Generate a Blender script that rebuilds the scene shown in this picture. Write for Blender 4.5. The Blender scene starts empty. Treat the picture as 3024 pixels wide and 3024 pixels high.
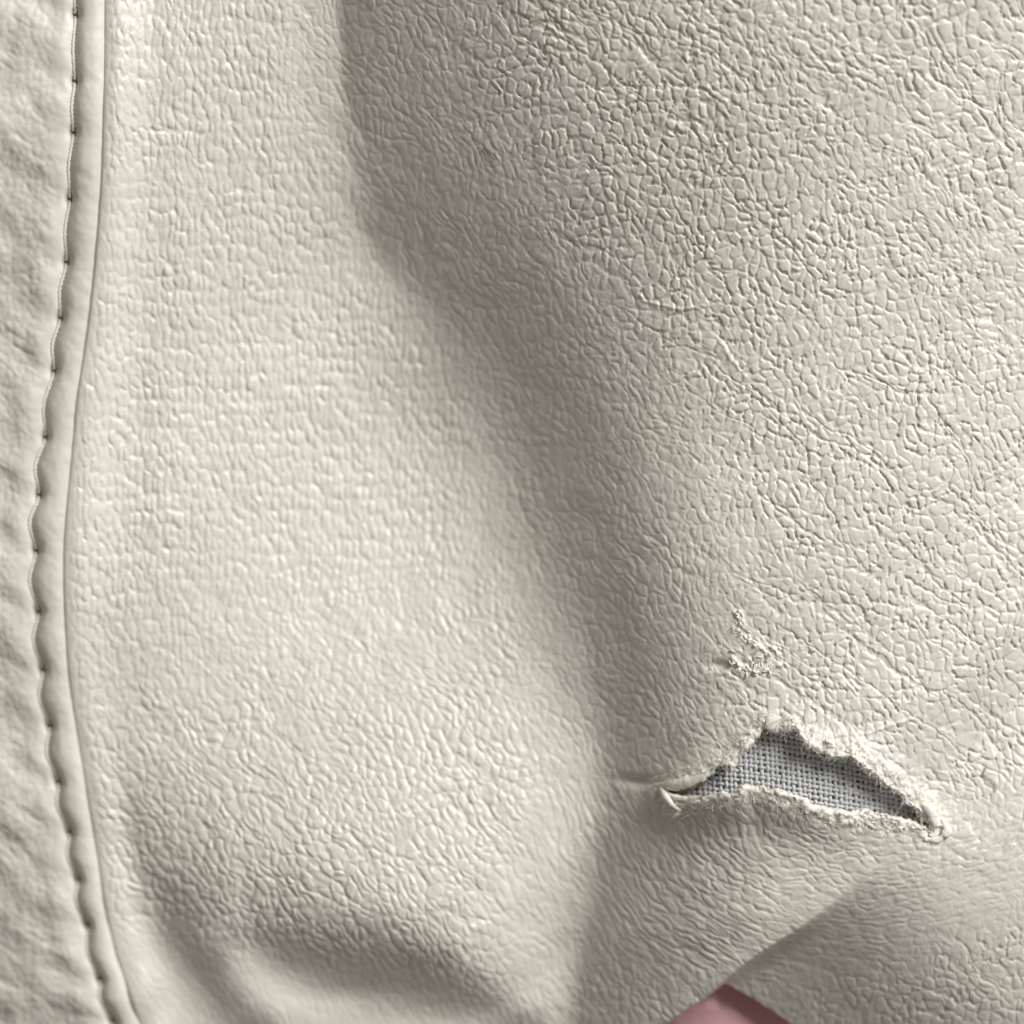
import bpy, math
import numpy as np

# ------------------------------------------------------------------ set-up
# Layout is drawn in plan units (pl): 3024 pl = 66.5 mm across the garment.
S = 2.2e-5                       # metres per plan unit
N = 3024
D = 12000.0                      # camera height over the leather, plan units
scene = bpy.context.scene
col = scene.collection

cam_d = bpy.data.cameras.new('camera')
cam = bpy.data.objects.new('camera', cam_d); col.objects.link(cam)
cam.location = (0, 0, D * S)
cam_d.sensor_width = 36; cam_d.lens = 36 * D / N
cam_d.clip_start = 0.005; cam_d.clip_end = 20
cam_d.dof.use_dof = True
cam_d.dof.focus_distance = (D - 10) * S
cam_d.dof.aperture_fstop = 17.0
scene.camera = cam

LIGHT_AZ, LIGHT_EL = math.radians(42), math.radians(36)
world = bpy.data.worlds.new('World'); scene.world = world; world.use_nodes = True
bg = world.node_tree.nodes['Background']
bg.inputs[0].default_value = (1.0, 0.935, 0.82, 1); bg.inputs[1].default_value = 0.16

ld = bpy.data.lights.new('window_light', 'AREA')
ld.shape = 'RECTANGLE'; ld.size = 0.34; ld.size_y = 0.42
ld.energy = 10.7; ld.color = (1.0, 0.99, 0.985)
lo = bpy.data.objects.new('window_light', ld); col.objects.link(lo)
ldir = np.array([math.cos(LIGHT_AZ) * math.cos(LIGHT_EL), math.sin(LIGHT_AZ) * math.cos(LIGHT_EL), math.sin(LIGHT_EL)])
lo.location = ldir * 0.85
from mathutils import Vector
lo.rotation_euler = Vector(-ldir).to_track_quat('-Z', 'Y').to_euler()

vs = scene.view_settings
vs.view_transform = 'Standard'; vs.look = 'None'; vs.exposure = 0; vs.gamma = 1
scene.render.engine = 'CYCLES'
scene.cycles.use_denoising = True
scene.cycles.max_bounces = 6

# ------------------------------------------------------------------ helpers
def wx(px): return (np.asarray(px, float) - N / 2) * S
def wy(py): return (N / 2 - np.asarray(py, float)) * S

def make_mesh(name, co_pl, quads, mat, parent=None, tris=None, smooth=True, attrs=None):
    """co_pl (n,3) in plan units (x right, y down, z up); faces as index arrays."""
    me = bpy.data.meshes.new(name)
    co = np.empty((len(co_pl), 3), np.float32)
    co[:, 0] = wx(co_pl[:, 0]); co[:, 1] = wy(co_pl[:, 1]); co[:, 2] = co_pl[:, 2] * S
    me.vertices.add(len(co)); me.vertices.foreach_set('co', co.ravel())
    nq = 0 if quads is None else len(quads); nt = 0 if tris is None else len(tris)
    loops = []
    if nq: loops.append(np.asarray(quads, np.int32).ravel())
    if nt: loops.append(np.asarray(tris, np.int32).ravel())
    loops = np.concatenate(loops)
    me.loops.add(len(loops)); me.loops.foreach_set('vertex_index', loops)
    me.polygons.add(nq + nt)
    start = np.concatenate([np.arange(nq) * 4, nq * 4 + np.arange(nt) * 3]).astype(np.int32)
    me.polygons.foreach_set('loop_start', start)
    me.polygons.foreach_set('use_smooth', np.full(nq + nt, smooth))
    me.update(calc_edges=True)
    for k, v in (attrs or {}).items():
        a = me.attributes.new(k, 'FLOAT', 'POINT'); a.data.foreach_set('value', np.asarray(v, np.float32).ravel())
    me.materials.append(mat)
    o = bpy.data.objects.new(name, me); col.objects.link(o)
    if parent is not None: o.parent = parent
    return o

def sstep(a, b, x):
    t = np.clip((x - a) / (b - a), 0, 1)
    return t * t * (3 - 2 * t)

def lattice(seed):
    return np.random.RandomState(seed).rand(256, 256).astype(np.float32)

def vnoise(x, y, seed):
    """smooth value noise in -1..1"""
    T = lattice(seed)
    xi = np.floor(x).astype(np.int32); yi = np.floor(y).astype(np.int32)
    fx = (x - xi).astype(np.float32); fy = (y - yi).astype(np.float32)
    fx = fx * fx * fx * (fx * (fx * 6 - 15) + 10); fy = fy * fy * fy * (fy * (fy * 6 - 15) + 10)
    x0 = xi & 255; x1 = (xi + 1) & 255; y0 = yi & 255; y1 = (yi + 1) & 255
    a = T[y0, x0] * (1 - fx) + T[y0, x1] * fx
    b = T[y1, x0] * (1 - fx) + T[y1, x1] * fx
    return (a * (1 - fy) + b * fy) * 2 - 1

def fbm(x, y, seed, octv=3):
    r = 0; a = 1.0; t = 0
    for k in range(octv):
        r = r + a * vnoise(x * 2 ** k + 17.3 * k, y * 2 ** k + 9.1 * k, seed + k); t += a; a *= 0.5
    return r / t

def worley(u, v, seed, jit=0.85):
    """F1, F2, per-cell randoms of the two nearest cells and the offset to the nearest"""
    JX, JY, ID = lattice(seed), lattice(seed + 1), lattice(seed + 2)
    ui = np.floor(u).astype(np.int32); vi = np.floor(v).astype(np.int32)
    fu = (u - ui).astype(np.float32); fv = (v - vi).astype(np.float32)
    f1 = np.full(u.shape, 9, np.float32); f2 = f1.copy()
    c1 = np.zeros(u.shape, np.float32); c2 = c1.copy(); ox = c1.copy(); oy = c1.copy()
    for dy in (-1, 0, 1):
        for dx in (-1, 0, 1):
            a = (ui + dx) & 255; b = (vi + dy) & 255
            px = dx + 0.5 + (JX[b, a] - 0.5) * jit - fu
            py = dy + 0.5 + (JY[b, a] - 0.5) * jit - fv
            d = np.sqrt(px * px + py * py); i_ = ID[b, a]
            near = d < f1; sec = (~near) & (d < f2)
            f2 = np.where(near, f1, np.where(sec, d, f2)); c2 = np.where(near, c1, np.where(sec, i_, c2))
            f1 = np.where(near, d, f1); c1 = np.where(near, i_, c1)
            ox = np.where(near, px, ox); oy = np.where(near, py, oy)
    return f1, f2, c1, c2, ox, oy

def spline(pts):
    """smooth x(y) through control points"""
    p = np.array(pts, float)
    ys = np.linspace(p[0, 1], p[-1, 1], 1600)
    xs = np.interp(ys, p[:, 1], p[:, 0])
    k = np.hanning(121); k /= k.sum()
    pad = 60
    left = xs[0] - (xs[1] - xs[0]) * np.arange(pad, 0, -1)
    right = xs[-1] + (xs[-1] - xs[-2]) * np.arange(1, pad + 1)
    xs = np.convolve(np.concatenate([left, xs, right]), k, 'valid')
    return lambda y: np.interp(y, ys, xs)

def seg_dist(x, y, poly, closed=False):
    """distance to a polyline"""
    P = np.array(poly, float)
    if closed: P = np.vstack([P, P[:1]])
    best = np.full(x.shape, 1e9)
    for (ax, ay), (bx, by) in zip(P[:-1], P[1:]):
        dx, dy = bx - ax, by - ay
        t = np.clip(((x - ax) * dx + (y - ay) * dy) / (dx * dx + dy * dy + 1e-9), 0, 1)
        best = np.minimum(best, (x - ax - t * dx) ** 2 + (y - ay - t * dy) ** 2)
    return np.sqrt(best)

def in_poly(x, y, poly):
    P = np.array(poly, float); inside = np.zeros(x.shape, bool)
    Q = np.roll(P, 1, axis=0)
    for (ax, ay), (bx, by) in zip(P, Q):
        if ay == by: continue
        c = ((ay > y) != (by > y)) & (x < (bx - ax) * (y - ay) / (by - ay) + ax)
        inside ^= c
    return inside

def resample(poly, step, closed=False):
    P = np.array(poly, float)
    if closed: P = np.vstack([P, P[:1]])
    d = np.r_[0, np.cumsum(np.hypot(*np.diff(P, axis=0).T[:2]))]
    n = max(3, int(d[-1] / step))
    t = np.linspace(0, d[-1], n + (0 if closed else 1), endpoint=not closed)
    return np.stack([np.interp(t, d, P[:, k]) for k in range(P.shape[1])], 1)

def tubes(paths, radii, sides):
    """paths (n,m,3), radii (n,m) -> verts, quads of open tubes"""
    paths = np.asarray(paths, float); n, m, _ = paths.shape
    t = np.gradient(paths, axis=1); t /= np.linalg.norm(t, axis=2, keepdims=True) + 1e-9
    ref = np.where(np.abs(t[..., 2:3]) > 0.9, np.array([1.0, 0, 0]), np.array([0, 0, 1.0]))
    a = np.cross(t, ref); a /= np.linalg.norm(a, axis=2, keepdims=True) + 1e-9
    b = np.cross(t, a)
    ang = np.arange(sides) * 2 * math.pi / sides
    ring = paths[:, :, None] + np.asarray(radii)[:, :, None, None] * (a[:, :, None] * np.cos(ang)[None, None, :, None] + b[:, :, None] * np.sin(ang)[None, None, :, None])
    v = ring.reshape(-1, 3)
    idx = np.arange(n * m * sides).reshape(n, m, sides)
    nx = np.roll(idx, -1, axis=2)
    q = np.stack([idx[:, :-1], nx[:, :-1], nx[:, 1:], idx[:, 1:]], -1).reshape(-1, 4)
    return v, q

def smooth_path(pts, n):
    P = np.array(pts, float)
    d = np.r_[0, np.cumsum(np.linalg.norm(np.diff(P, axis=0), axis=1))]
    t = np.linspace(0, d[-1], n * 4)
    q = np.stack([np.interp(t, d, P[:, k]) for k in range(3)], 1)
    k = np.hanning(max(5, (len(t) // max(3, len(P))) | 1)); k /= k.sum(); h = len(k) // 2
    q = np.pad(q, ((h, h), (0, 0)), 'reflect', reflect_type='odd')
    q = np.stack([np.convolve(q[:, j], k, 'valid') for j in range(3)], 1)
    return q[np.linspace(0, len(q) - 1, n).astype(int)]

# ------------------------------------------------------------------ materials
def new_mat(name):
    m = bpy.data.materials.new(name); m.use_nodes = True
    nt = m.node_tree; return m, nt, nt.nodes['Principled BSDF']

def node(nt, kind, **kw):
    n = nt.nodes.new(kind)
    for k, v in kw.items():
        if k.startswith('i_'): n.inputs[k[2:].replace('_', ' ')].default_value = v
        else: setattr(n, k, v)
    return n

def leather_mat(name, base, rough, bump=0.25, raw_col=(0.80, 0.775, 0.71)):
    m, nt, bs = new_mat(name)
    tc = node(nt, 'ShaderNodeTexCoord')
    big = node(nt, 'ShaderNodeTexNoise'); big.inputs['Scale'].default_value = 55; big.inputs['Detail'].default_value = 4
    fine = node(nt, 'ShaderNodeTexNoise'); fine.inputs['Scale'].default_value = 2600; fine.inputs['Detail'].default_value = 3
    mid = node(nt, 'ShaderNodeTexNoise'); mid.inputs['Scale'].default_value = 420; mid.inputs['Detail'].default_value = 3
    for t in (big, fine, mid): nt.links.new(tc.outputs['Object'], t.inputs['Vector'])
    ramp = node(nt, 'ShaderNodeMix', data_type='RGBA')
    ramp.inputs[6].default_value = (*[c * 0.955 for c in base], 1)
    ramp.inputs[7].default_value = (base[0] * 1.035, base[1] * 1.035, base[2] * 1.05, 1)
    nt.links.new(big.outputs['Fac'], ramp.inputs[0])
    sp = node(nt, 'ShaderNodeMix', data_type='RGBA', blend_type='MULTIPLY')
    sp.inputs[0].default_value = 0.10
    nt.links.new(ramp.outputs[2], sp.inputs[6]); nt.links.new(mid.outputs['Fac'], sp.inputs[7])
    # raw torn suede, where the finish is broken
    at = node(nt, 'ShaderNodeAttribute', attribute_name='torn')
    raw = node(nt, 'ShaderNodeMix', data_type='RGBA')
    raw.inputs[7].default_value = (*raw_col, 1)
    nt.links.new(at.outputs['Fac'], raw.inputs[0]); nt.links.new(sp.outputs[2], raw.inputs[6])
    nt.links.new(raw.outputs[2], bs.inputs['Base Color'])
    r = node(nt, 'ShaderNodeMapRange')
    r.inputs['To Min'].default_value = rough - 0.07; r.inputs['To Max'].default_value = rough + 0.09
    nt.links.new(mid.outputs['Fac'], r.inputs['Value'])
    ra = node(nt, 'ShaderNodeMath', operation='MULTIPLY_ADD'); ra.use_clamp = True
    ra.inputs[1].default_value = 0.4
    nt.links.new(at.outputs['Fac'], ra.inputs[0]); nt.links.new(r.outputs[0], ra.inputs[2])
    nt.links.new(ra.outputs[0], bs.inputs['Roughness'])
    bs.inputs['Specular IOR Level'].default_value = 0.45
    bp = node(nt, 'ShaderNodeBump'); bp.inputs['Strength'].default_value = bump; bp.inputs['Distance'].default_value = 0.00006
    nt.links.new(fine.outputs['Fac'], bp.inputs['Height']); nt.links.new(bp.outputs[0], bs.inputs['Normal'])
    return m

def plain_mat(name, base, rough, scale, amt, bump=0.3, dist=5e-5):
    m, nt, bs = new_mat(name)
    tc = node(nt, 'ShaderNodeTexCoord'); t = node(nt, 'ShaderNodeTexNoise')
    t.inputs['Scale'].default_value = scale; t.inputs['Detail'].default_value = 4
    nt.links.new(tc.outputs['Object'], t.inputs['Vector'])
    mx = node(nt, 'ShaderNodeMix', data_type='RGBA')
    mx.inputs[6].default_value = (*[c * (1 - amt) for c in base], 1)
    mx.inputs[7].default_value = (*[min(1, c * (1 + amt)) for c in base], 1)
    nt.links.new(t.outputs['Fac'], mx.inputs[0]); nt.links.new(mx.outputs[2], bs.inputs['Base Color'])
    bs.inputs['Roughness'].default_value = rough; bs.inputs['Specular IOR Level'].default_value = 0.25
    bp = node(nt, 'ShaderNodeBump'); bp.inputs['Strength'].default_value = bump; bp.inputs['Distance'].default_value = dist
    nt.links.new(t.outputs['Fac'], bp.inputs['Height']); nt.links.new(bp.outputs[0], bs.inputs['Normal'])
    return m

M_leather = leather_mat('cream_leather', (0.688, 0.667, 0.590), 0.38)
M_side = leather_mat('cream_leather_smooth', (0.686, 0.665, 0.586), 0.46, raw_col=(0.42, 0.31, 0.21))
M_raw = plain_mat('raw_suede', (0.79, 0.76, 0.69), 0.95, 1800, 0.12, 0.8, 1.5e-4)
M_brown = plain_mat('tan_split', (0.24, 0.175, 0.12), 0.95, 1500, 0.2, 0.8, 1.5e-4)
M_fibre = plain_mat('fibre', (0.82, 0.79, 0.72), 0.9, 900, 0.06, 0)
M_thread = plain_mat('seam_thread', (0.72, 0.70, 0.62), 0.7, 2500, 0.08, 0.3)
M_yarn = plain_mat('grey_yarn', (0.60, 0.606, 0.618), 0.9, 3000, 0.14, 0.5, 6e-5)
M_base = plain_mat('lining_backing', (0.26, 0.26, 0.275), 0.95, 2000, 0.1)
M_pink = plain_mat('pink_finish', (0.72, 0.42, 0.45), 0.8, 1500, 0.05, 0.3)
M_blue = plain_mat('blue_grey_lint', (0.30, 0.34, 0.37), 0.9, 1500, 0.1)
M_dark = plain_mat('dark_lint', (0.06, 0.055, 0.045), 0.9, 1500, 0.1)

# ------------------------------------------------------------------ drape of the leather
groove_pts = [(223, -400), (222, 0), (222, 78), (220, 238), (215, 388), (202, 585), (194, 771), (173, 937), (155, 1093), (129, 1290),
              (111, 1461), (101, 1626), (109, 1807), (122, 1978), (142, 2143), (168, 2309), (204, 2459), (225, 2598), (254, 2733), (290, 2894), (331, 3018), (440, 3400)]
edge_pts = [(306, -400), (305, 0), (305, 207), (298, 518), (279, 776), (254, 999), (228, 1140), (207, 1362), (194, 1492), (184, 1621), (186, 1776),
            (199, 1999), (217, 2128), (243, 2283), (274, 2464), (305, 2671), (336, 2816), (373, 2914), (409, 3023), (540, 3400)]
edge_img = spline(edge_pts)
hole_y = np.array([-130, 42, 238, 388, 585, 771, 937, 1093, 1290, 1461, 1626, 1807, 1978, 2143, 2309, 2459, 2598, 2733, 2894, 3018, 3170.])

K = N / 1932.0
valley = [(-100, 646), (48, 650), (200, 662), (323, 735), (440, 800), (597, 950), (872, 1058), (1147, 1150), (1422, 1168), (1565, 1150), (1697, 1128), (1780, 1108), (1885, 1094), (1930, 1090), (2100, 1080)]
# how much each stretch of the drape turns to the window, row by row
rows = {
 48:   [(200, 198), (250, 223), (285, 214), (308, 197), (345, 203), (450, 198), (560, 193), (636, 184), (652, 118), (700, 130), (770, 138), (850, 134), (900, 136), (1000, 144), (1100, 154), (1200, 163), (1400, 177), (1600, 187), (1932, 194)],
 200:  [(200, 198), (245, 223), (280, 214), (304, 197), (340, 204), (450, 199), (560, 194), (648, 184), (668, 122), (720, 130), (800, 132), (890, 132), (1012, 142), (1170, 156), (1342, 170), (1500, 181), (1650, 188), (1932, 196)],
 323:  [(200, 199), (238, 223), (275, 214), (300, 198), (340, 204), (450, 200), (550, 194), (662, 185), (684, 132), (715, 122), (800, 124), (890, 124), (1012, 136), (1120, 148), (1250, 160), (1342, 168), (1500, 182), (1650, 189), (1932, 198)],
 430:  [(190, 201), (232, 223), (268, 214), (294, 198), (335, 205), (440, 203), (560, 199), (668, 188), (694, 136), (725, 120), (813, 115), (932, 118), (1051, 133), (1170, 148), (1329, 164), (1450, 178), (1600, 189), (1932, 200)],
 510:  [(180, 205), (232, 220), (300, 202), (430, 205), (560, 203), (650, 197), (718, 186), (752, 140), (790, 116), (870, 109), (960, 112), (1060, 130), (1190, 149), (1335, 165), (1450, 179), (1600, 190), (1932, 201)],
 589:  [(170, 204), (222, 222), (262, 212), (288, 199), (335, 206), (420, 207), (560, 204), (710, 193), (785, 172), (835, 134), (880, 111), (940, 107), (1012, 113), (1091, 128), (1210, 149), (1342, 167), (1450, 180), (1600, 191), (1932, 203)],
 747:  [(155, 205), (210, 223), (252, 214), (278, 200), (330, 209), (400, 210), (560, 208), (660, 202), (734, 192), (813, 178), (892, 156), (952, 130), (1003, 108), (1071, 108), (1131, 125), (1210, 145), (1342, 170), (1450, 184), (1600, 195), (1932, 206)],
 906:  [(135, 204), (198, 223), (245, 214), (272, 200), (310, 207), (380, 212), (575, 211), (694, 206), (813, 196), (932, 174), (991, 142), (1031, 114), (1091, 107), (1170, 128), (1250, 154), (1342, 176), (1480, 191), (1700, 200), (1932, 209)],
 1147: [(130, 203), (200, 208), (250, 202), (350, 207), (500, 211), (700, 209), (850, 203), (950, 190), (1020, 172), (1080, 143), (1140, 114), (1180, 110), (1230, 132), (1300, 158), (1400, 180), (1600, 197), (1932, 206)],
 1422: [(160, 200), (220, 193), (280, 193), (400, 200), (600, 206), (800, 211), (950, 209), (1050, 204), (1110, 188), (1150, 140), (1190, 115), (1260, 136), (1340, 164), (1400, 186), (1600, 204), (1932, 206)],
 1565: [(170, 206), (215, 198), (265, 160), (330, 180), (500, 198), (700, 207), (950, 211), (1050, 208), (1110, 192), (1145, 146), (1190, 134), (1280, 138), (1400, 158), (1550, 188), (1650, 204), (1932, 205)],
 1697: [(200, 208), (240, 214), (270, 172), (320, 132), (400, 155), (450, 178), (480, 164), (560, 170), (700, 193), (850, 208), (960, 214), (1050, 205), (1105, 176), (1135, 134), (1250, 142), (1350, 162), (1450, 184), (1520, 192), (1600, 174), (1700, 175), (1800, 186), (1932, 195)],
 1765: [(215, 212), (280, 210), (300, 180), (330, 124), (365, 124), (400, 162), (462, 168), (490, 136), (562, 132), (660, 136), (747, 152), (817, 182), (886, 205), (979, 217), (1048, 206), (1085, 175), (1115, 126), (1250, 138), (1400, 156), (1440, 180), (1500, 168), (1640, 162), (1750, 170), (1850, 181), (1932, 186)],
 1811: [(225, 212), (300, 210), (330, 172), (368, 122), (405, 126), (432, 165), (469, 198), (495, 186), (538, 136), (608, 118), (700, 117), (794, 122), (840, 136), (886, 186), (932, 206), (1048, 210), (1084, 175), (1108, 124), (1250, 138), (1330, 150), (1400, 172), (1480, 158), (1640, 155), (1750, 164), (1932, 184)],
 1853: [(235, 212), (315, 212), (354, 180), (391, 124), (416, 126), (442, 168), (480, 208), (520, 208), (585, 172), (631, 138), (701, 122), (840, 120), (886, 140), (932, 182), (979, 206), (1048, 208), (1084, 172), (1104, 124), (1250, 138), (1330, 152), (1400, 165), (1480, 154), (1600, 146), (1750, 160), (1932, 181)],
 1890: [(245, 208), (330, 206), (386, 168), (423, 136), (451, 140), (480, 180), (520, 213), (562, 213), (655, 202), (724, 174), (794, 150), (886, 130), (932, 146), (979, 190), (1025, 209), (1060, 200), (1082, 160), (1100, 124), (1250, 140), (1310, 158), (1400, 160), (1600, 140), (1750, 154), (1932, 176)],
 1930: [(262, 204), (340, 204), (385, 192), (425, 156), (469, 138), (495, 144), (538, 186), (600, 200), (794, 192), (860, 184), (932, 168), (979, 146), (1016, 160), (1050, 198), (1080, 160), (1098, 126), (1250, 145), (1320, 160), (1600, 140), (1750, 148), (1932, 169)],
}
def to_lin(v):
    v = np.asarray(v) / 255.0
    return np.where(v < 0.04045, v / 12.92, ((v + 0.055) / 1.055) ** 2.4)

G = 12.0                                                  # drape grid step
gx = np.arange(-60, 3460, G); gy = np.arange(-360, 3440, G)
GX, GY = np.meshgrid(gx, gy)
ry = np.array(sorted(rows)) * K
va = np.array(valley) * K
vline_img = spline([(b, a) for a, b in va])
XR = 1932 * K
def profile(r):
    p = np.array(rows[r], float) * [K, 1]
    xs, xv = float(edge_img(r * K)), float(vline_img(r * K))
    xi = np.where(p[:, 0] < xv, (p[:, 0] - xs) / (xv - xs), 1 + (p[:, 0] - xv) / (XR - xv))
    return xi, p[:, 1]
XI = np.linspace(-0.2, 2.2, 900)
prof = np.array([np.interp(XI, *profile(r)) for r in sorted(rows)])
prof += 9 * (np.interp(sorted(rows), [1000, 1350], [1, 0])[:, None] * np.interp(XI, [1.06, 1.2, 1.36, 1.55], [0, 1, 1, 0])[None, :])
def wanted_slope(H):
    """slope towards the window at each plan point, looked up where the lens sees that point"""
    PX = N / 2 + (GX - N / 2) * D / (D - H); PY = N / 2 + (GY - N / 2) * D / (D - H)
    xs, xv = edge_img(PY), vline_img(PY)
    xi = np.where(PX < xv, (PX - xs) / (xv - xs), 1 + (PX - xv) / (XR - xv))
    fy = np.interp(np.clip(PY, ry[0], ry[-1]), ry, np.arange(len(ry)))
    i0 = np.clip(np.floor(fy).astype(int), 0, len(ry) - 2); f = fy - i0
    j = np.clip((xi + 0.2) / 2.4 * 899, 0, 898.9); j0 = j.astype(int); jf = j - j0
    def pick(i): return prof[i, j0] * (1 - jf) + prof[i, j0 + 1] * jf
    turn = pick(i0) * (1 - f) + pick(i0 + 1) * f
    E = (to_lin(turn) - 0.085) / (to_lin(197) - 0.085)
    sl = (1 - E) * math.tan(LIGHT_EL) * 1.15
    return (sl[1:, 1:] + sl[:-1, :-1] + sl[:-1, 1:] + sl[1:, :-1]) / 4
# surface whose slope towards the window follows that turn, otherwise as smooth as leather hangs
cx, cy = math.cos(LIGHT_AZ), -math.sin(LIGHT_AZ)
def opS(h):
    a = h[1:, 1:] - h[:-1, :-1]; b = h[:-1, 1:] - h[1:, :-1]
    return (cx * (a + b) + cy * (a - b)) / (2 * G)
def opST(r):
    o = np.zeros((r.shape[0] + 1, r.shape[1] + 1))
    ca, cb = (cx + cy) / (2 * G) * r, (cx - cy) / (2 * G) * r
    o[1:, 1:] += ca; o[:-1, :-1] -= ca; o[:-1, 1:] += cb; o[1:, :-1] -= cb
    return o
def lap2(h):
    def L(z):
        p = np.pad(z, 1, 'edge'); return p[:-2, 1:-1] + p[2:, 1:-1] + p[1:-1, :-2] + p[1:-1, 2:] - 4 * z
    return L(L(h))
LAM, MU = 2.5e-5 / G ** 2 * 4, 6e-9
A = lambda h: opST(opS(h)) + LAM * lap2(h) + MU * h
H0 = np.zeros_like(GX)
CR = (GX - N / 2) * -cy + (GY - N / 2) * cx                # across the light: free to tip either way
flat = (GX > 1900) & (GX < 2900) & (GY > 300) & (GY < 2000)
inside = (GX > 200) & (GX < 3024) & (GY > 0) & (GY < 3024)
for rnd in range(3):
    b = opST(wanted_slope(H0)); r = b - A(H0); p = r.copy(); rs = (r * r).sum()
    for it in range(500 if rnd == 0 else 300):
        Ap = A(p); al = rs / (p * Ap).sum(); H0 += al * p; r -= al * Ap
        rn = (r * r).sum(); p = r + rn / rs * p; rs = rn
    t_ = CR[inside] - CR[inside].mean(); H0 -= CR * ((H0[inside] * t_).sum() / (t_ * t_).sum())
    H0 -= H0[flat].mean()

def drape(x, y):
    """cubic B-spline sample of the drape"""
    u = np.clip((np.asarray(x, float) - gx[0]) / G, 1, len(gx) - 3.001); v = np.clip((np.asarray(y, float) - gy[0]) / G, 1, len(gy) - 3.001)
    ui = u.astype(int); vi = v.astype(int); fu = u - ui; fv = v - vi
    def w(t): return ((1 - t) ** 3 / 6, (3 * t ** 3 - 6 * t ** 2 + 4) / 6, (-3 * t ** 3 + 3 * t ** 2 + 3 * t + 1) / 6, t ** 3 / 6)
    wu, wv = w(fu), w(fv); out = 0
    for a in range(4):
        for c in range(4):
            out = out + wv[a] * wu[c] * H0[vi + a - 1, ui + c - 1]
    return out

def U(pts):
    """seen position -> plan position on the draped leather"""
    P = np.array(pts, float); q = P.copy()
    for _ in range(4):
        z = drape(q[:, 0], q[:, 1]); q[:, :2] = N / 2 + (P[:, :2] - N / 2) * ((D - z) / D)[:, None]
    return q
edge_x = spline(U(edge_pts)); groove_x = spline(U(groove_pts))
hole_y = U(np.stack([spline(groove_pts)(hole_y), hole_y], 1))[:, 1]
vline = spline(U([(b_, a_) for a_, b_ in va]))

# outline of the tear (plan units)
tear = [(1935, 2330), (1975, 2318), (2017, 2314), (2060, 2292), (2098, 2274), (2135, 2252), (2154, 2255), (2185, 2224), (2222, 2187), (2243, 2150), (2262, 2137),
        (2290, 2152), (2321, 2147), (2342, 2135), (2366, 2166), (2378, 2190), (2412, 2206), (2464, 2236), (2514, 2231), (2552, 2262), (2590, 2288), (2622, 2318),
        (2654, 2338), (2680, 2365), (2716, 2392), (2752, 2440), (2735, 2452), (2700, 2436), (2669, 2430), (2620, 2412), (2557, 2400), (2495, 2400), (2446, 2400),
        (2398, 2382), (2355, 2358), (2305, 2340), (2255, 2330), (2212, 2322), (2184, 2320), (2179, 2342), (2147, 2346), (2098, 2354), (2060, 2368), (2020, 2374), (1975, 2354)]
tear = [tuple(p_) for p_ in U(tear)]
rng = np.random.RandomState(5)
tear_r = resample(tear, 7, True)
tn = np.stack([fbm(np.arange(len(tear_r)) * 0.35, np.zeros(len(tear_r)), 31, 3), fbm(np.arange(len(tear_r)) * 0.35, np.ones(len(tear_r)) * 9, 35, 3)], 1)
tear_r = tear_r + tn * 9
upper_lip = tear[2:26]; lower_lip = tear[25:]
ridge = [(1760, 3240), (1957, 3024), (2131, 2899), (2249, 2789), (2335, 2728), (2440, 2690)]
ridge = [tuple(p_) for p_ in U(ridge)]
gap_poly = [(1780, 3260), (1966, 3034), (2137, 2909), (2250, 2972), (2345, 3034), (2480, 3110), (2480, 3600), (1500, 3600)]
gap_poly = [tuple(p_) for p_ in U(gap_poly)]
TIP = U([(2131, 2899)])[0]

def ridge_drop(x, y):
    """the leather rolls away behind the fold's crest, then climbs back"""
    dx, dy = x - TIP[0], y - TIP[1]
    al = dx * 0.788 - dy * 0.615                                  # along the crest, 0 at the tip of the gap
    s = np.maximum(0, dx * 0.615 + dy * 0.788 + 6 * np.sin(al / 70))
    amp = 135 * sstep(660, -60, al)
    return -amp * (1 - np.exp(-(s / 34) ** 1.7)) * np.exp(-np.maximum(0, s - 60) / 310)

def big_shape(x, y):
    h = drape(x, y)
    m = (x > 1700) & (y > 2500)
    if m.any():
        h = np.array(h); h[m] += ridge_drop(x[m], y[m])
    m = (x > 1600) & (x < 3000) & (y > 1900) & (y < 2750)
    if m.any():
        xa, ya = x[m], y[m]
        dl = seg_dist(xa, ya, lower_lip); du = seg_dist(xa, ya, upper_lip)
        # lower lip stands up and curls towards the hole, upper lip is a soft lifted rim
        below = ya > np.interp(xa, [1935, 2060, 2200, 2300, 2400, 2500, 2750], [2330, 2350, 2318, 2335, 2385, 2398, 2450])
        k = np.interp(xa, [1900, 2000, 2150, 2300, 2450, 2650, 2800], [5, 30, 62, 46, 30, 18, 5])
        hh = np.where(below, k * np.exp(-(dl / 85) ** 2) , 0)
        k2 = np.interp(xa, [1900, 2000, 2150, 2300, 2450, 2650, 2760, 2850], [8, 22, 14, 12, 20, 24, 18, 4])
        hh = hh + np.where(~below, k2 * np.exp(-(du / 55) ** 2), 0)
        # pinched end of the slit
        hh -= 22 * np.exp(-(((xa - 1895) / 60) ** 2 + ((ya - 2322) / 17) ** 2))
        hh -= 12 * np.exp(-(((xa - 2135) / 40) ** 2 + ((ya - 1968) / 14) ** 2))
        h[m] += hh
    return h

# ------------------------------------------------------------------ grain of the leather
def rot(x, y, deg, along, across):
    a = math.radians(deg); c, s = math.cos(a), math.sin(a)
    return (x * c + y * s) / along, (-x * s + y * c) / across     # first axis runs along 'deg' (plan, y down)

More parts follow.
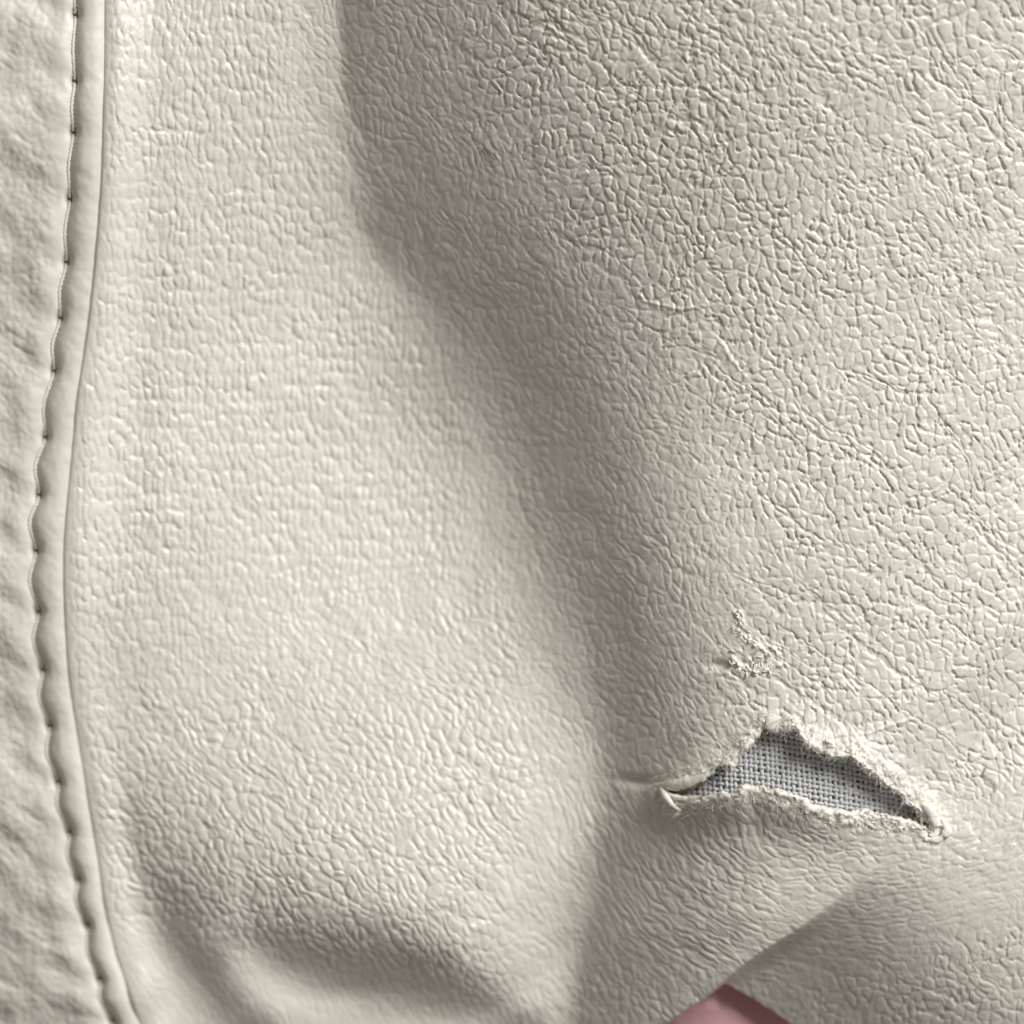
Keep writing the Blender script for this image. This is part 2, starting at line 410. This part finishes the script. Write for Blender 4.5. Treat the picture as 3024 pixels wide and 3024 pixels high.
def pebbles(u, v, seed, edge, soft, jit=0.95, tilt=0.5):
    """grain: plump cells, some borders deep, some almost gone, each plate tipped its own way"""
    f1, f2, c1, c2, ox, oy = worley(u, v, seed, jit)
    e = f2 - f1
    pair = np.abs(np.sin((c1 + c2) * 97.3 + c1 * c2 * 311.7))
    depth = 0.28 + 0.80 * pair
    w = edge * (0.55 + 0.9 * np.abs(np.sin((c1 + c2) * 41.7)))
    fade = sstep(0, 1, e / w)
    cell = sstep(0, edge * 1.3, e)
    plate = (ox * (c1 * 17.7 % 1 - 0.5) + oy * (c1 * 31.3 % 1 - 0.5)) * 2 * tilt * cell
    dome = np.clip(1.15 - 1.5 * f1 * f1, 0, 1)
    return -depth * (1 - fade) + soft * dome + plate + (c1 - 0.5) * 0.4 * cell, e

def islands(u, v, seed, lo, hi, jit=0.95):
    """knobby grain: raised plates of uneven height standing in a lower, porous ground"""
    f1, f2, c1, c2, ox, oy = worley(u, v, seed, jit)
    e = f2 - f1
    join = sstep(0.72, 0.98, np.abs(np.sin((c1 + c2) * 97.3 + c1 * c2 * 311.7)))   # some neighbours grow together
    top = sstep(lo, hi, e) * (1 - 0.7 * join) + 0.7 * join * sstep(-0.05, 0.12, e)
    tall = 0.55 + 0.75 * (c1 * 53.1 % 1)
    plate = (ox * (c1 * 17.7 % 1 - 0.5) + oy * (c1 * 31.3 % 1 - 0.5)) * 0.9
    return top * (tall + plate * 0.8 + 0.35 * np.clip(1 - 1.8 * f1 * f1, 0, 1)), (1 - sstep(lo * 0.8, hi * 1.05, e)) * (1 - join)

def creases(x, y, deg, along, across, seed, width):
    u, v = rot(x, y, deg, along, across)
    n = fbm(u, v, seed, 2)
    br = sstep(-0.15, 0.35, vnoise(u * 1.7 + 31, v * 0.8 + 7, seed + 9))
    return np.exp(-(n / width) ** 2) * br

def grain(x, y):
    x = x.astype(np.float32); y = y.astype(np.float32)
    wxn = fbm(x / 150, y / 150, 101, 2) * 24 + fbm(x / 34, y / 34, 105, 2) * 8
    wyn = fbm(x / 150, y / 150, 111, 2) * 24 + fbm(x / 34, y / 34, 115, 2) * 8
    rx = fbm(x / 15, y / 15, 117, 2) * 2.6; ry_ = fbm(x / 15, y / 15, 119, 2) * 2.6
    X, Y = x + wxn + rx, y + wyn + ry_
    hn = fbm(x / 260, y / 260, 121, 3)
    xv = vline(y)
    rel = (x - xv)
    # --- region weights
    jag = hn * 130
    w_right = sstep(150, 620, rel + jag - 200 * sstep(2300, 2700, y))
    w_mid = sstep(-420, -60, rel + jag) * (1 - w_right)
    w_left = 1 - np.clip(w_right + w_mid, 0, 1)
    low = sstep(1500, 2300, y + 0.25 * (x - 900) + jag)
    w_low = w_left * low; w_left = w_left * (1 - low)
    w_big = w_right * sstep(500, 1500, (x - 2000) * 1.0 + (900 - y) * 0.9 + jag); w_peb = w_right - w_big
    arc = sstep(640, 420, np.hypot((x - 2330) * 0.72, (y - 2500) * 1.25) + jag * 0.4) * sstep(2290, 2390, y - 0.05 * (x - 2300))
    for w in (w_mid, w_left, w_low, w_big, w_peb): w *= (1 - arc)
    h = np.zeros_like(x)
    mod = np.clip(0.88 + 0.36 * fbm(x / 80, y / 80, 131, 2), 0.4, 1.4)
    # rice-grain pebbles, long down the seam, rounder lower on the bulge
    p, _ = pebbles((x + 0.5 * wxn + rx) / 20, (y + 0.6 * wyn) / 42, 201, 0.72, 1.3, 0.8, 0.12)
    c = creases(X, Y, 62, 220, 50, 205, 0.10)
    h += w_left * (p * 3.0 * mod - c * 1.5)
    # slanting soft folds low on the bulge
    p, _ = pebbles(*rot(X, Y, 60, 38, 24), 211, 0.55, 0.9, 0.85, 0.2)
    c = creases(X, Y, 48, 240, 46, 215, 0.08)
    h += w_low * (p * 3.3 * mod - c * 3.0)
    # tight lens-shaped cells in the hollow
    p, _ = pebbles(*rot(X, Y, 66, 42, 22), 221, 0.36, 0.4, 0.9, 0.4)
    c = creases(X, Y, 58, 240, 42, 225, 0.07)
    h += w_mid * (p * 2.5 * mod - c * 2.2)
    # knobby pebbles standing in pored ground
    ps, es = pebbles(*rot(X, Y, 30, 19, 15), 237, 0.4, 0.5, 0.95, 0.6)
    p, gap = islands(*rot(X, Y, 82, 34, 28), 231, 0.05, 0.38)
    c = creases(X, Y, 34, 520, 52, 235, 0.05); cb = creases(X, Y, 60, 320, 70, 285, 0.05)
    pz = fbm(*rot(x + rx * 1.5, y + ry_ * 1.5, 88, 12, 8.5), 241, 2)
    spots = sstep(-0.22, 0.18, fbm(x / 130, y / 70, 245, 3) + 0.12)
    pore = sstep(0.10, 0.48, pz) * gap * spots
    h += w_peb * (p * 3.1 * mod + ps * 0.4 - c * 3.8 - cb * 3.0 - pore * 5.8)
    # larger, flatter plates
    p2, gap2 = islands(*rot(X, Y, 70, 45, 36), 251, 0.04, 0.34)
    c2 = creases(X, Y, 26, 560, 56, 255, 0.05); c3 = creases(X, Y, 58, 340, 80, 295, 0.05)
    pore2 = sstep(0.10, 0.48, pz) * gap2 * sstep(-0.05, 0.3, fbm(x / 110, y / 75, 247, 3))
    h += w_big * (p2 * 3.9 * mod - c2 * 5.2 - c3 * 3.9 - pore2 * 5.6 + p * 1.1 + ps * 0.3)
    # wrinkles squeezed under the tear, running round it
    rr = np.hypot(X - 2600, Y - 2080); th = np.arctan2(Y - 2080, X - 2600)
    p, _ = pebbles(th * 520 / 44, rr / 19, 261, 0.45, 0.6, 0.95, 0.45)
    c = np.exp(-(fbm(th * 520 / 190, rr / 44, 265, 2) / 0.09) ** 2) * sstep(-0.2, 0.4, fbm(x / 90, y / 60, 267, 2))
    h += arc * (p * 2.6 * mod - c * 2.2 + ps * 0.4)
    # fine unevenness
    h += fbm(x / 16, y / 16, 271, 2) * 0.8 + fbm(x / 90, y / 90, 275, 2) * 2.4
    h *= 1 - 0.38 * sstep(2500, 2720, y) * sstep(2250, 2450, x)
    # stretched smooth low on the left folds
    return h * (1 - 0.72 * sstep(2760, 2930, y - 0.16 * (x - 900)) * sstep(1550, 1300, x)) 

# ------------------------------------------------------------------ the garment
garment = bpy.data.objects.new('leather_garment', None); col.objects.link(garment)
garment.empty_display_size = 0.01
garment['label'] = 'cream grained leather garment with a seam and a ragged tear over grey lining'
garment['category'] = 'garment'

# main panel: a sheet that follows the seam
NX, NY = 1050, 1090
def spread(a0, a, b, b0, n, edge_n):
    return np.concatenate([np.linspace(a0, a, edge_n, endpoint=False), np.linspace(a, b, n - 2 * edge_n, endpoint=False), np.linspace(b, b0, edge_n)])
yv = spread(-300, -25, 3050, 3330, NY, 35)
uv = np.concatenate([np.linspace(0, 1, NX - 40, endpoint=False), np.linspace(1, 1.115, 40)])
Yg = np.repeat(yv[:, None], NX, 1)
xe = edge_x(yv)[:, None] - 26
Xg = xe + uv[None, :] * (3052 - xe)
Z = big_shape(Xg, Yg)
from_edge = Xg - edge_x(yv)[:, None]
Z += 9 * np.exp(-((from_edge - 45) / 45) ** 2) - 9 * np.exp(-np.maximum(from_edge, 0) / 4.5)             # tucked under the folded seam edge
gr = grain(Xg, Yg) * sstep(-5, 60, from_edge)
torn = np.zeros_like(Z)
m = (Xg > 1650) & (Xg < 3000) & (Yg > 1800) & (Yg < 2750)
xa, ya = Xg[m], Yg[m]
dt = seg_dist(xa, ya, tear_r, True)
wid = np.interp(xa, [1900, 2100, 2350, 2500, 2700, 2850], [44, 40, 55, 85, 105, 70]) * np.where(ya > np.interp(xa, [1935, 2200, 2750], [2335, 2318, 2450]), np.interp(xa, [1950, 2150, 2300, 2700], [0.5, 0.55, 0.95, 0.75]), 1)
tz = sstep(1.0, 0.0, dt / (wid * np.clip(0.85 + 0.9 * fbm(xa / 38, ya / 38, 301, 3), 0.2, 2)))
lump = fbm(xa / 30, ya / 30, 305, 3) * 16 + fbm(xa / 11, ya / 11, 311, 2) * 6
g2 = gr[m] * (1 - 0.75 * tz) + tz * lump
# rubbed patch and curled peel above the tear
sc = np.exp(-(seg_dist(xa, ya, U([(2182, 1815), (2188, 1870), (2235, 1905), (2290, 1925)])) / 17) ** 2)
sc2 = np.exp(-(seg_dist(xa, ya, U([(2165, 1945), (2185, 1975), (2235, 1990), (2275, 1965), (2330, 1962)])) / 9) ** 2)
sc3 = np.exp(-(seg_dist(xa, ya, U([(2195, 1955), (2225, 1968), (2255, 1955)])) / 7) ** 2)
g2 = g2 + sc * (3 + fbm(xa / 9, ya / 9, 321, 2) * 7) + sc2 * (3 + 8 * fbm(xa / 16, ya / 16, 323, 2)) - sc3 * 7
gr[m] = g2
torn[m] = np.clip(np.maximum(tz * 0.95, np.maximum(sc * 0.8, sc2 * 0.7)), 0, 1)
# scattered veins
veins = [[(2125, 1010), (2150, 1050), (2200, 1115)], [(1885, 870), (1900, 890), (2010, 915), (2075, 905)], [(2420, 2175), (2560, 2165), (2700, 2120)]]
for vn in veins:
    vn = U(vn)
    P = np.array(vn); bx = (Xg > P[:, 0].min() - 30) & (Xg < P[:, 0].max() + 30) & (Yg > P[:, 1].min() - 30) & (Yg < P[:, 1].max() + 30)
    d = seg_dist(Xg[bx] + fbm(Xg[bx] / 25, Yg[bx] / 25, 331, 2) * 8, Yg[bx], vn); gr[bx] += 3.4 * np.exp(-(d / 5) ** 2)
Z = Z + gr
surf_Z = Z
idx = np.arange(NX * NY).reshape(NY, NX)
q = np.stack([idx[:-1, :-1], idx[1:, :-1], idx[1:, 1:], idx[:-1, 1:]], -1).reshape(-1, 4)
cxq = (Xg[:-1, :-1] + Xg[1:, 1:]).ravel() / 2; cyq = (Yg[:-1, :-1] + Yg[1:, 1:]).ravel() / 2
keep = np.ones(len(q), bool)
mb = (cxq > 1880) & (cxq < 2800) & (cyq > 2080) & (cyq < 2520)
keep[np.where(mb)[0][in_poly(cxq[mb], cyq[mb], tear_r)]] = False
mb = (cyq > 2860) & (cxq > 1400) & (cxq < 2600)
wob = fbm(cyq[mb] / 60, cxq[mb] / 60, 341, 2) * 5
keep[np.where(mb)[0][in_poly(cxq[mb] + wob, cyq[mb], gap_poly)]] = False
q = q[keep]
used = np.zeros(NX * NY, bool); used[q.ravel()] = True
remap = np.cumsum(used) - 1
V = np.stack([Xg.ravel(), Yg.ravel(), Z.ravel()], 1)[used]
make_mesh('main_panel', V, remap[q], M_leather, garment, attrs={'torn': torn.ravel()[used]})

def surf(x, y):
    """height of the finished leather near a plan point"""
    r = np.clip(np.searchsorted(yv, y), 0, NY - 1)
    e0 = edge_x(np.asarray(y, float)) - 26
    c = np.clip(np.searchsorted(uv, (x - e0) / (3052 - e0)), 0, NX - 1)
    return surf_Z[r, c]

# side panel: smooth leather, folded under at the seam and held by one line of stitches
NS, NR = 220, 760
ys = np.linspace(-300, 3330, NR)
ed, gv = edge_x(ys), groove_x(ys)
# scallops: between two holes the stitch bows outwards
ph = np.interp(ys, hole_y, np.arange(len(hole_y)))
bow = np.sin(math.pi * (ph % 1)) ** 2 * np.interp(ys, [0, 900, 1500, 3024], [4, 11, 21, 17])
gl = gv - bow
band = ed - gl
zs = drape(ed + 40, ys); k = np.hanning(61); k /= k.sum(); zs = np.convolve(np.pad(zs, 30, 'edge'), k, 'valid')
t = np.concatenate([np.linspace(-1.0, 0, 130, endpoint=False), np.linspace(0, 1, 66, endpoint=False), np.full(24, 1.0)])
roll = np.concatenate([np.zeros(196), np.linspace(0, 1, 24)])
Xs = np.where(t[None, :] < 0, gl[:, None] + t[None, :] * (gl[:, None] + 420), gl[:, None] + t[None, :] * band[:, None])
Xs = Xs + np.where(roll > 0, np.sin(roll * math.pi) * 7 - roll * 6, 0)[None, :]
Ysd = np.repeat(ys[:, None], NS, 1)
hd = np.min(np.abs(ys[:, None] - hole_y[None, :]), axis=1)
hole = np.exp(-(hd / 17) ** 2)[:, None]
bulge = (np.sin(math.pi * (ph % 1)) ** 2)[:, None]
bt = np.clip(t, 0, 1)[None, :]
zb = 23 * (1 - (np.abs(bt - 0.57) / 0.57) ** 2.3) + 4 * bulge * np.sin(math.pi * bt) ** 0.7
q_out = np.maximum(gl[:, None] - Xs, 0)
zl = 13 * (1 - np.exp(-q_out / 20)) + 11 * bulge * np.exp(-((q_out - 45) / 45) ** 2)
wr = fbm(*rot(Xs, Ysd, 40, 300, 130), 401, 2) * 15 + fbm(Xs / 70, Ysd / 70, 405, 2) * 3.4 + fbm(Xs / 20, Ysd / 20, 407, 2) * 1.2 - creases(Xs, Ysd, 34, 150, 34, 421, 0.10) * 2.2 + pebbles(Xs / 22 + 0.3 * fbm(Xs / 30, Ysd / 30, 425, 2), Ysd / 26 + 0.3 * fbm(Xs / 30, Ysd / 30, 427, 2), 431, 0.7, 0.9, 0.9, 0.2)[0] * 1.3
zl = zl + wr * sstep(0, 90, q_out) + 0.02 * q_out
hol = -21 * hole * np.exp(-((Xs - gl[:, None]) / 14) ** 2) - 2.5 * np.exp(-((Xs - gl[:, None]) / 8) ** 2)
Zs = zs[:, None] - 4 + np.where(t[None, :] < 0, zl, zb) + hol
Zs += fbm(Xs / 30, Ysd / 30, 411, 2) * 1.6 + fbm(Xs / 200, Ysd / 260, 415, 2) * 12 * sstep(40, 200, q_out)
Zs -= 0.16 * np.maximum(q_out - 70, 0) * sstep(2100, 3000, Ysd)       # falls away low down
Zs = Zs - (roll ** 1.5 * 40)[None, :]
i2 = np.arange(NS * NR).reshape(NR, NS)
q2 = np.stack([i2[:-1, :-1], i2[1:, :-1], i2[1:, 1:], i2[:-1, 1:]], -1).reshape(-1, 4)
make_mesh('side_panel', np.stack([Xs.ravel(), Ysd.ravel(), Zs.ravel()], 1), q2, M_side, garment, attrs={'torn': np.repeat(sstep(0.1, 0.5, roll)[None, :], NR, 0).ravel()})

# stitches lying in the groove, one between each pair of holes
def side_z(y): return np.interp(y, ys, zs)
for a, c in zip(hole_y[:-1], hole_y[1:]):
    n = 22; f = np.linspace(0.03, 0.97, n); yy = a + (c - a) * f
    bowv = np.sin(math.pi * f) ** 2 * np.interp(yy, [0, 900, 1500, 3024], [4, 11, 21, 17])
    xx = groove_x(yy) - bowv - 1
    zz = side_z(yy) - 21 + 21 * np.sin(math.pi * f) ** 0.4
    tw = f * (c - a) / 26 * 2 * math.pi
    P = [np.stack([xx + 3.0 * np.cos(tw + o), yy, zz + 3.0 * np.sin(tw + o)], 1) for o in (0, math.pi)]
    rad = np.full((2, n), 4.0); v, qq = tubes(P, rad, 6)
    make_mesh('stitch', v, qq, M_thread, garment)

# ------------------------------------------------------------------ lining seen through the tear
lx0, lx1, ly0, ly1 = 1900, 2840, 2060, 2520
def lining_z(x, y): return drape(x, y) - 50
def lining_bend(a, b2):
    """thread coordinates -> plan: the cloth is skewed a little and sags"""
    x = a + 0.05 * (b2 - 2280); y = b2 + 0.09 * (a - 2300) + 1.6e-4 * (a - 2150) ** 2 * (a > 2150)
    return x, y
NB = 60
bx, by = np.meshgrid(np.linspace(lx0, lx1, NB), np.linspace(ly0, ly1, 40))
i3 = np.arange(NB * 40).reshape(40, NB); q3 = np.stack([i3[:-1, :-1], i3[1:, :-1], i3[1:, 1:], i3[:-1, 1:]], -1).reshape(-1, 4)
lining = make_mesh('lining', np.stack([bx.ravel(), by.ravel(), lining_z(bx, by).ravel() - 14], 1), q3, M_base, garment)
lining['label'] = 'grey woven lining fabric under the tear'
PITCH = 15.5
na = int((lx1 - lx0) / PITCH); nb = int((ly1 - ly0) / PITCH)
paths = []
for k in range(na):
    bb = np.linspace(ly0, ly1, nb * 5 + 1); a = lx0 + k * PITCH + rng.randn() * 1.3 + 1.6 * np.sin(bb / 37 + k * 1.7)
    x, y = lining_bend(a + 0 * bb, bb)
    paths.append(np.stack([x, y, lining_z(x, y) + 4.2 * np.cos(math.pi * (bb - ly0) / PITCH + math.pi * k)], 1))
rad = 5.2 + 0.9 * rng.randn(na, 1) * 0.5 + rng.rand(na, nb * 5 + 1) * 1.6 - 0.3
v, qq = tubes(np.array(paths), rad, 6)
wy_ = make_mesh('warp_yarn', v, qq, M_yarn, lining); wy_['kind'] = 'stuff'
paths = []
for k in range(nb):
    aa = np.linspace(lx0, lx1, na * 5 + 1); b2 = ly0 + k * PITCH + rng.randn() * 1.3 + 1.6 * np.sin(aa / 41 + k * 2.3)
    x, y = lining_bend(aa, b2 + 0 * aa)
    paths.append(np.stack([x, y, lining_z(x, y) - 4.2 * np.cos(math.pi * (aa - lx0) / PITCH + math.pi * k)], 1))
rad = 4.9 + rng.rand(nb, na * 5 + 1) * 1.6 - 0.3
v, qq = tubes(np.array(paths), rad, 6)
wf_ = make_mesh('weft_yarn', v, qq, M_yarn, lining); wf_['kind'] = 'stuff'

# ------------------------------------------------------------------ torn rim: thickness of the hide, furred
n = 620
rim = resample(tear_r, np.sum(np.hypot(*np.diff(np.vstack([tear_r, tear_r[:1]]), axis=0).T)) / n, True); n = len(rim)
tan = np.roll(rim, -2, 0) - np.roll(rim, 2, 0); tan /= np.linalg.norm(tan, axis=1, keepdims=True)
nrm = np.stack([-tan[:, 1], tan[:, 0]], 1)
test = in_poly(rim[:, 0] + nrm[:, 0] * 6, rim[:, 1] + nrm[:, 1] * 6, tear_r)
if test.mean() < 0.5: nrm = -nrm                                          # points into the hole
kk = np.hanning(15); kk /= kk.sum()
nrm = np.stack([np.convolve(np.r_[nrm[-7:, j], nrm[:, j], nrm[:7, j]], kk, 'valid') for j in range(2)], 1)
zr = surf(rim[:, 0] - nrm[:, 0] * 6, rim[:, 1] - nrm[:, 1] * 6)
zr = np.convolve(np.r_[zr[-7:], zr, zr[:7]], kk, 'valid')
prof_o = np.array([-16, -7, 2, 8, 11, 10, 5, -6, -20.])
prof_z = np.array([-4, 4, 6, 0, -10, -24, -38, -48, -52.])
m_ = len(prof_o); tt = np.arange(n)
vx = np.zeros((n, m_, 3))
for j in range(m_):
    nz = fbm(tt * 0.22, np.full(n, j * 0.9), 501, 3) * 6 + fbm(tt * 0.7, np.full(n, j * 1.7), 505, 2) * 4
    w_in = 0.75 + 0.6 * fbm(tt * 0.07, np.full(n, 3.0), 509, 2)
    o = prof_o[j] * w_in + nz
    vx[:, j, 0] = rim[:, 0] + nrm[:, 0] * o; vx[:, j, 1] = rim[:, 1] + nrm[:, 1] * o
    vx[:, j, 2] = zr + prof_z[j] + fbm(tt * 0.4, np.full(n, j * 1.3), 515, 2) * 5
i4 = np.arange(n * m_).reshape(n, m_); i5 = np.roll(i4, -1, 0)
q4 = np.stack([i4[:, :-1], i5[:, :-1], i5[:, 1:], i4[:, 1:]], -1).reshape(-1, 4)
torn_edge = make_mesh('torn_edge', vx.reshape(-1, 3), q4, M_raw, garment)
torn_edge['label'] = 'furry pale raw edge round the tear'

# loose fibres of the split hide
def fibres(n, seed, lo, hi, r0, spread_in, lift):
    g = np.random.RandomState(seed); out = []; rr = []
    i = g.randint(0, len(rim), n)
    for k in i:
        p0 = np.array([*(rim[k] - nrm[k] * g.uniform(-6, spread_in)), 0.0])
        p0[2] = surf(*(p0[:2] - nrm[k] * 4)) + g.uniform(-12, 2)
        L = g.uniform(lo, hi); s = g.uniform(-1, 1); inward = g.uniform(-0.5, 1.0)
        d = np.array([*(nrm[k] * inward + tan[k] * s * 1.2), g.uniform(0.0, lift)]); d /= np.linalg.norm(d) + 1e-6
        c = g.randn(3) * 0.9; f = np.linspace(0, 1, 7)[:, None]
        wob = np.sin(f * g.uniform(3, 8) + g.uniform(0, 6)) * g.randn(3) * 0.10
        P = p0 + L * (d * f + c * f * f * 0.4 + wob * f); P[:, 2] = np.maximum(P[:, 2], p0[2] - 25)
        out.append(P); rr.append(r0 * g.uniform(0.6, 1.3) * np.linspace(1, 0.45, 7))
    return np.array(out), np.array(rr)
P1, R1 = fibres(3600, 11, 8, 24, 0.95, 44, 0.45)
P2, R2 = fibres(260, 12, 22, 62, 0.7, 26, 0.6)
v, qq = tubes(np.concatenate([P1, P2]), np.concatenate([R1, R2]), 3)
fb = make_mesh('frayed_fibre', v, qq, M_fibre, torn_edge); fb['kind'] = 'stuff'

# clotted tufts of the torn hide
def tufts(n, seed):
    g = np.random.RandomState(seed); out = []; rr = []
    wgt = np.interp(rim[:, 0], [1930, 2100, 2300, 2500, 2760], [1.2, 0.3, 0.5, 1.2, 2.0]); wgt = wgt * np.clip(0.5 + 1.6 * fbm(np.arange(len(rim)) * 0.05, np.zeros(len(rim)), 517, 2), 0.02, 3); wgt = wgt / wgt.sum()
    for k in g.choice(len(rim), n, p=wgt):
        base = rim[k] - nrm[k] * g.uniform(-8, 30)
        z = surf(*(base - nrm[k] * 6)) + g.uniform(-10, -2)
        L = g.uniform(8, 20); d = np.array([*(nrm[k] * g.uniform(-0.5, 0.4) + tan[k] * g.choice([-1, 1]) * g.uniform(0.5, 1)), g.uniform(-0.3, 0.12)])
        d /= np.linalg.norm(d) + 1e-6; c = g.randn(3) * 0.75; c[2] *= 0.25; f = np.linspace(0, 1, 9)[:, None]
        out.append(np.array([*base, z]) + L * (d * f + c * f * f)); rr.append(g.uniform(3.0, 6.5) * np.sin(np.linspace(0.5, 2.6, 9)) * (1 + 0.3 * g.randn(9)).clip(0.4, 1.6))
    return np.array(out), np.array(rr)
Pt, Rt = tufts(190, 21)
v, qq = tubes(Pt, Rt, 6)
v = v + np.stack([fbm(v[:, 0] / 5, v[:, 1] / 5, 521 + k, 2) for k in range(3)], 1) * 2.2
tf = make_mesh('fluff', v, qq, M_raw, torn_edge); tf['kind'] = 'stuff'

# bigger curled shreds
def strand(name, pts, r, mat, parent, flat=0.45, n=26):
    P = smooth_path(pts, n); g = np.random.RandomState(int(abs(P[0, 0] * 7 + P[0, 1])) % 9999)
    f = np.linspace(0, 1, n); rad = r * (0.35 + 0.65 * np.sin(math.pi * np.clip(f * 0.9 + 0.08, 0, 1))) * (1 + 0.25 * fbm(f * 9, f * 0, int(g.randint(900)), 2))
    v, qq = tubes(P[None], rad[None], 8)
    c = np.repeat(P, 8, 0); v = c + (v - c) * [1, 1, flat] + fbm(v[:, 0] / 7, v[:, 1] / 7, 601, 2)[:, None] * r * 0.22
    return make_mesh(name, v, qq, mat, parent)
def onz(pts):
    P = U(pts); return [(x, y, float(surf(np.array(x), np.array(y))) + z) for x, y, z in P]
strand('hide_shred', onz([(1945, 2318, 4), (1962, 2345, 14), (1985, 2375, 18), (2008, 2392, 10)]), 9, M_fibre, torn_edge)
strand('hide_shred', onz([(2010, 2390, 10), (1992, 2408, 14), (1978, 2425, 8)]), 5, M_fibre, torn_edge)
strand('hide_shred', onz([(2545, 2250, 6), (2570, 2272, 2), (2585, 2290, -14), (2578, 2300, -30)]), 7, M_fibre, torn_edge)
strand('hide_shred', onz([(2588, 2278, 0), (2600, 2305, -8), (2612, 2322, -22), (2624, 2326, -34)]), 6.5, M_fibre, torn_edge)
strand('hide_shred', onz([(2338, 2125, 4), (2348, 2145, 0), (2362, 2162, -12)]), 3.2, M_fibre, torn_edge)
strand('hide_shred', onz([(2268, 2110, 2), (2282, 2135, 4), (2296, 2158, -14)]), 26, M_raw, torn_edge, 0.3)
strand('hide_shred', onz([(1940, 2318, 0), (1990, 2316, 6), (2050, 2302, 4), (2110, 2278, -2)]), 17, M_raw, torn_edge, 0.4)
strand('hide_shred', onz([(1948, 2338, -2), (1985, 2352, 4), (2025, 2358, 2), (2070, 2352, -4)]), 11, M_raw, torn_edge, 0.4)
strand('hide_shred', onz([(1962, 2334, -26), (2000, 2332, -30), (2050, 2324, -40), (2100, 2304, -50)]), 11, M_brown, torn_edge)['label'] = 'tan brown layer inside the slit'
strand('hide_shred', onz([(2722, 2372, 8), (2748, 2398, 16), (2758, 2430, 10), (2742, 2452, 0)]), 15, M_raw, torn_edge)
strand('hide_shred', onz([(2780, 2420, 2), (2800, 2455, 8), (2770, 2480, 6), (2730, 2478, 2)]), 12, M_raw, torn_edge)
# peel above the tear

def flake(n, seed, spine, width, lo, hi, r0):
    g = np.random.RandomState(seed); sp = resample(U(spine), 3); out = []; rr = []
    for k in g.randint(0, len(sp), n):
        b0 = sp[k] + g.randn(2) * width; z = surf(*b0) + g.uniform(-1.5, 1.5)
        a = g.uniform(0, 6.3); L = g.uniform(lo, hi); f = np.linspace(0, 1, 8); cur = g.uniform(-2.6, 2.6)
        P = np.stack([b0[0] + L * np.cumsum(np.cos(a + cur * f)) / 8, b0[1] + L * np.cumsum(np.sin(a + cur * f)) / 8, z + 5 * np.sin(f * 3.1) * g.uniform(0.2, 1)], 1)
        out.append(P); rr.append(r0 * g.uniform(0.5, 1.4) * np.sin(np.linspace(0.4, 2.8, 8)))
    v, qq = tubes(np.array(out), np.array(rr), 5)
    o = make_mesh('peeled_flake', v, qq, M_fibre, garment); o['kind'] = 'stuff'; return o
flake(34, 41, [(2176, 1812), (2182, 1850), (2200, 1880), (2240, 1905)], 6, 8, 24, 2.0)
flake(42, 42, [(2165, 1945), (2190, 1972), (2235, 1982), (2275, 1962), (2235, 1940)], 8, 10, 30, 2.8)

# ------------------------------------------------------------------ what the garment lies on, and lint on it
pn = 90
px, py = np.meshgrid(np.linspace(-600, 3700, pn), np.linspace(-600, 3900, pn))
ip = np.arange(pn * pn).reshape(pn, pn); qp = np.stack([ip[:-1, :-1], ip[1:, :-1], ip[1:, 1:], ip[:-1, 1:]], -1).reshape(-1, 4)
floor_z = float(min(Z.min(), Zs.min(), (lining_z(bx, by) - 14).min())) - 30
pk = make_mesh('pink_surface', np.stack([px.ravel(), py.ravel(), (floor_z + (np.clip(big_shape(px, py), -520, 0) - 9 - floor_z) * np.exp(-(((px - 2130) / 420) ** 2 + ((py - 3150) / 330) ** 2)) + fbm(px / 300, py / 300, 701, 2) * 8).ravel()], 1), qp, M_pink)
pk['kind'] = 'structure'; pk['label'] = 'plain dusty pink surface showing below the fold of the leather'

def lint(name, pts, r, mat, label):
    P = smooth_path(onz(pts), 30); v, qq = tubes(P[None], np.full((1, 30), r), 6)
    o = make_mesh(name, v, qq, mat); o['label'] = label; o['category'] = 'lint'
lint('lint_thread', [(2912, 2264, 5), (2902, 2287, 6), (2924, 2300, 5), (2942, 2318, 6), (2941, 2336, 5)], 1.5, M_blue, 'tiny crooked blue grey thread lying on the leather right of the tear')
lint('lint_hair', [(1426, 439, 4), (1444, 455, 5), (1450, 463, 5), (1462, 474, 4)], 1.1, M_dark, 'tiny dark hair lying in the grain of the upper leather hollow')
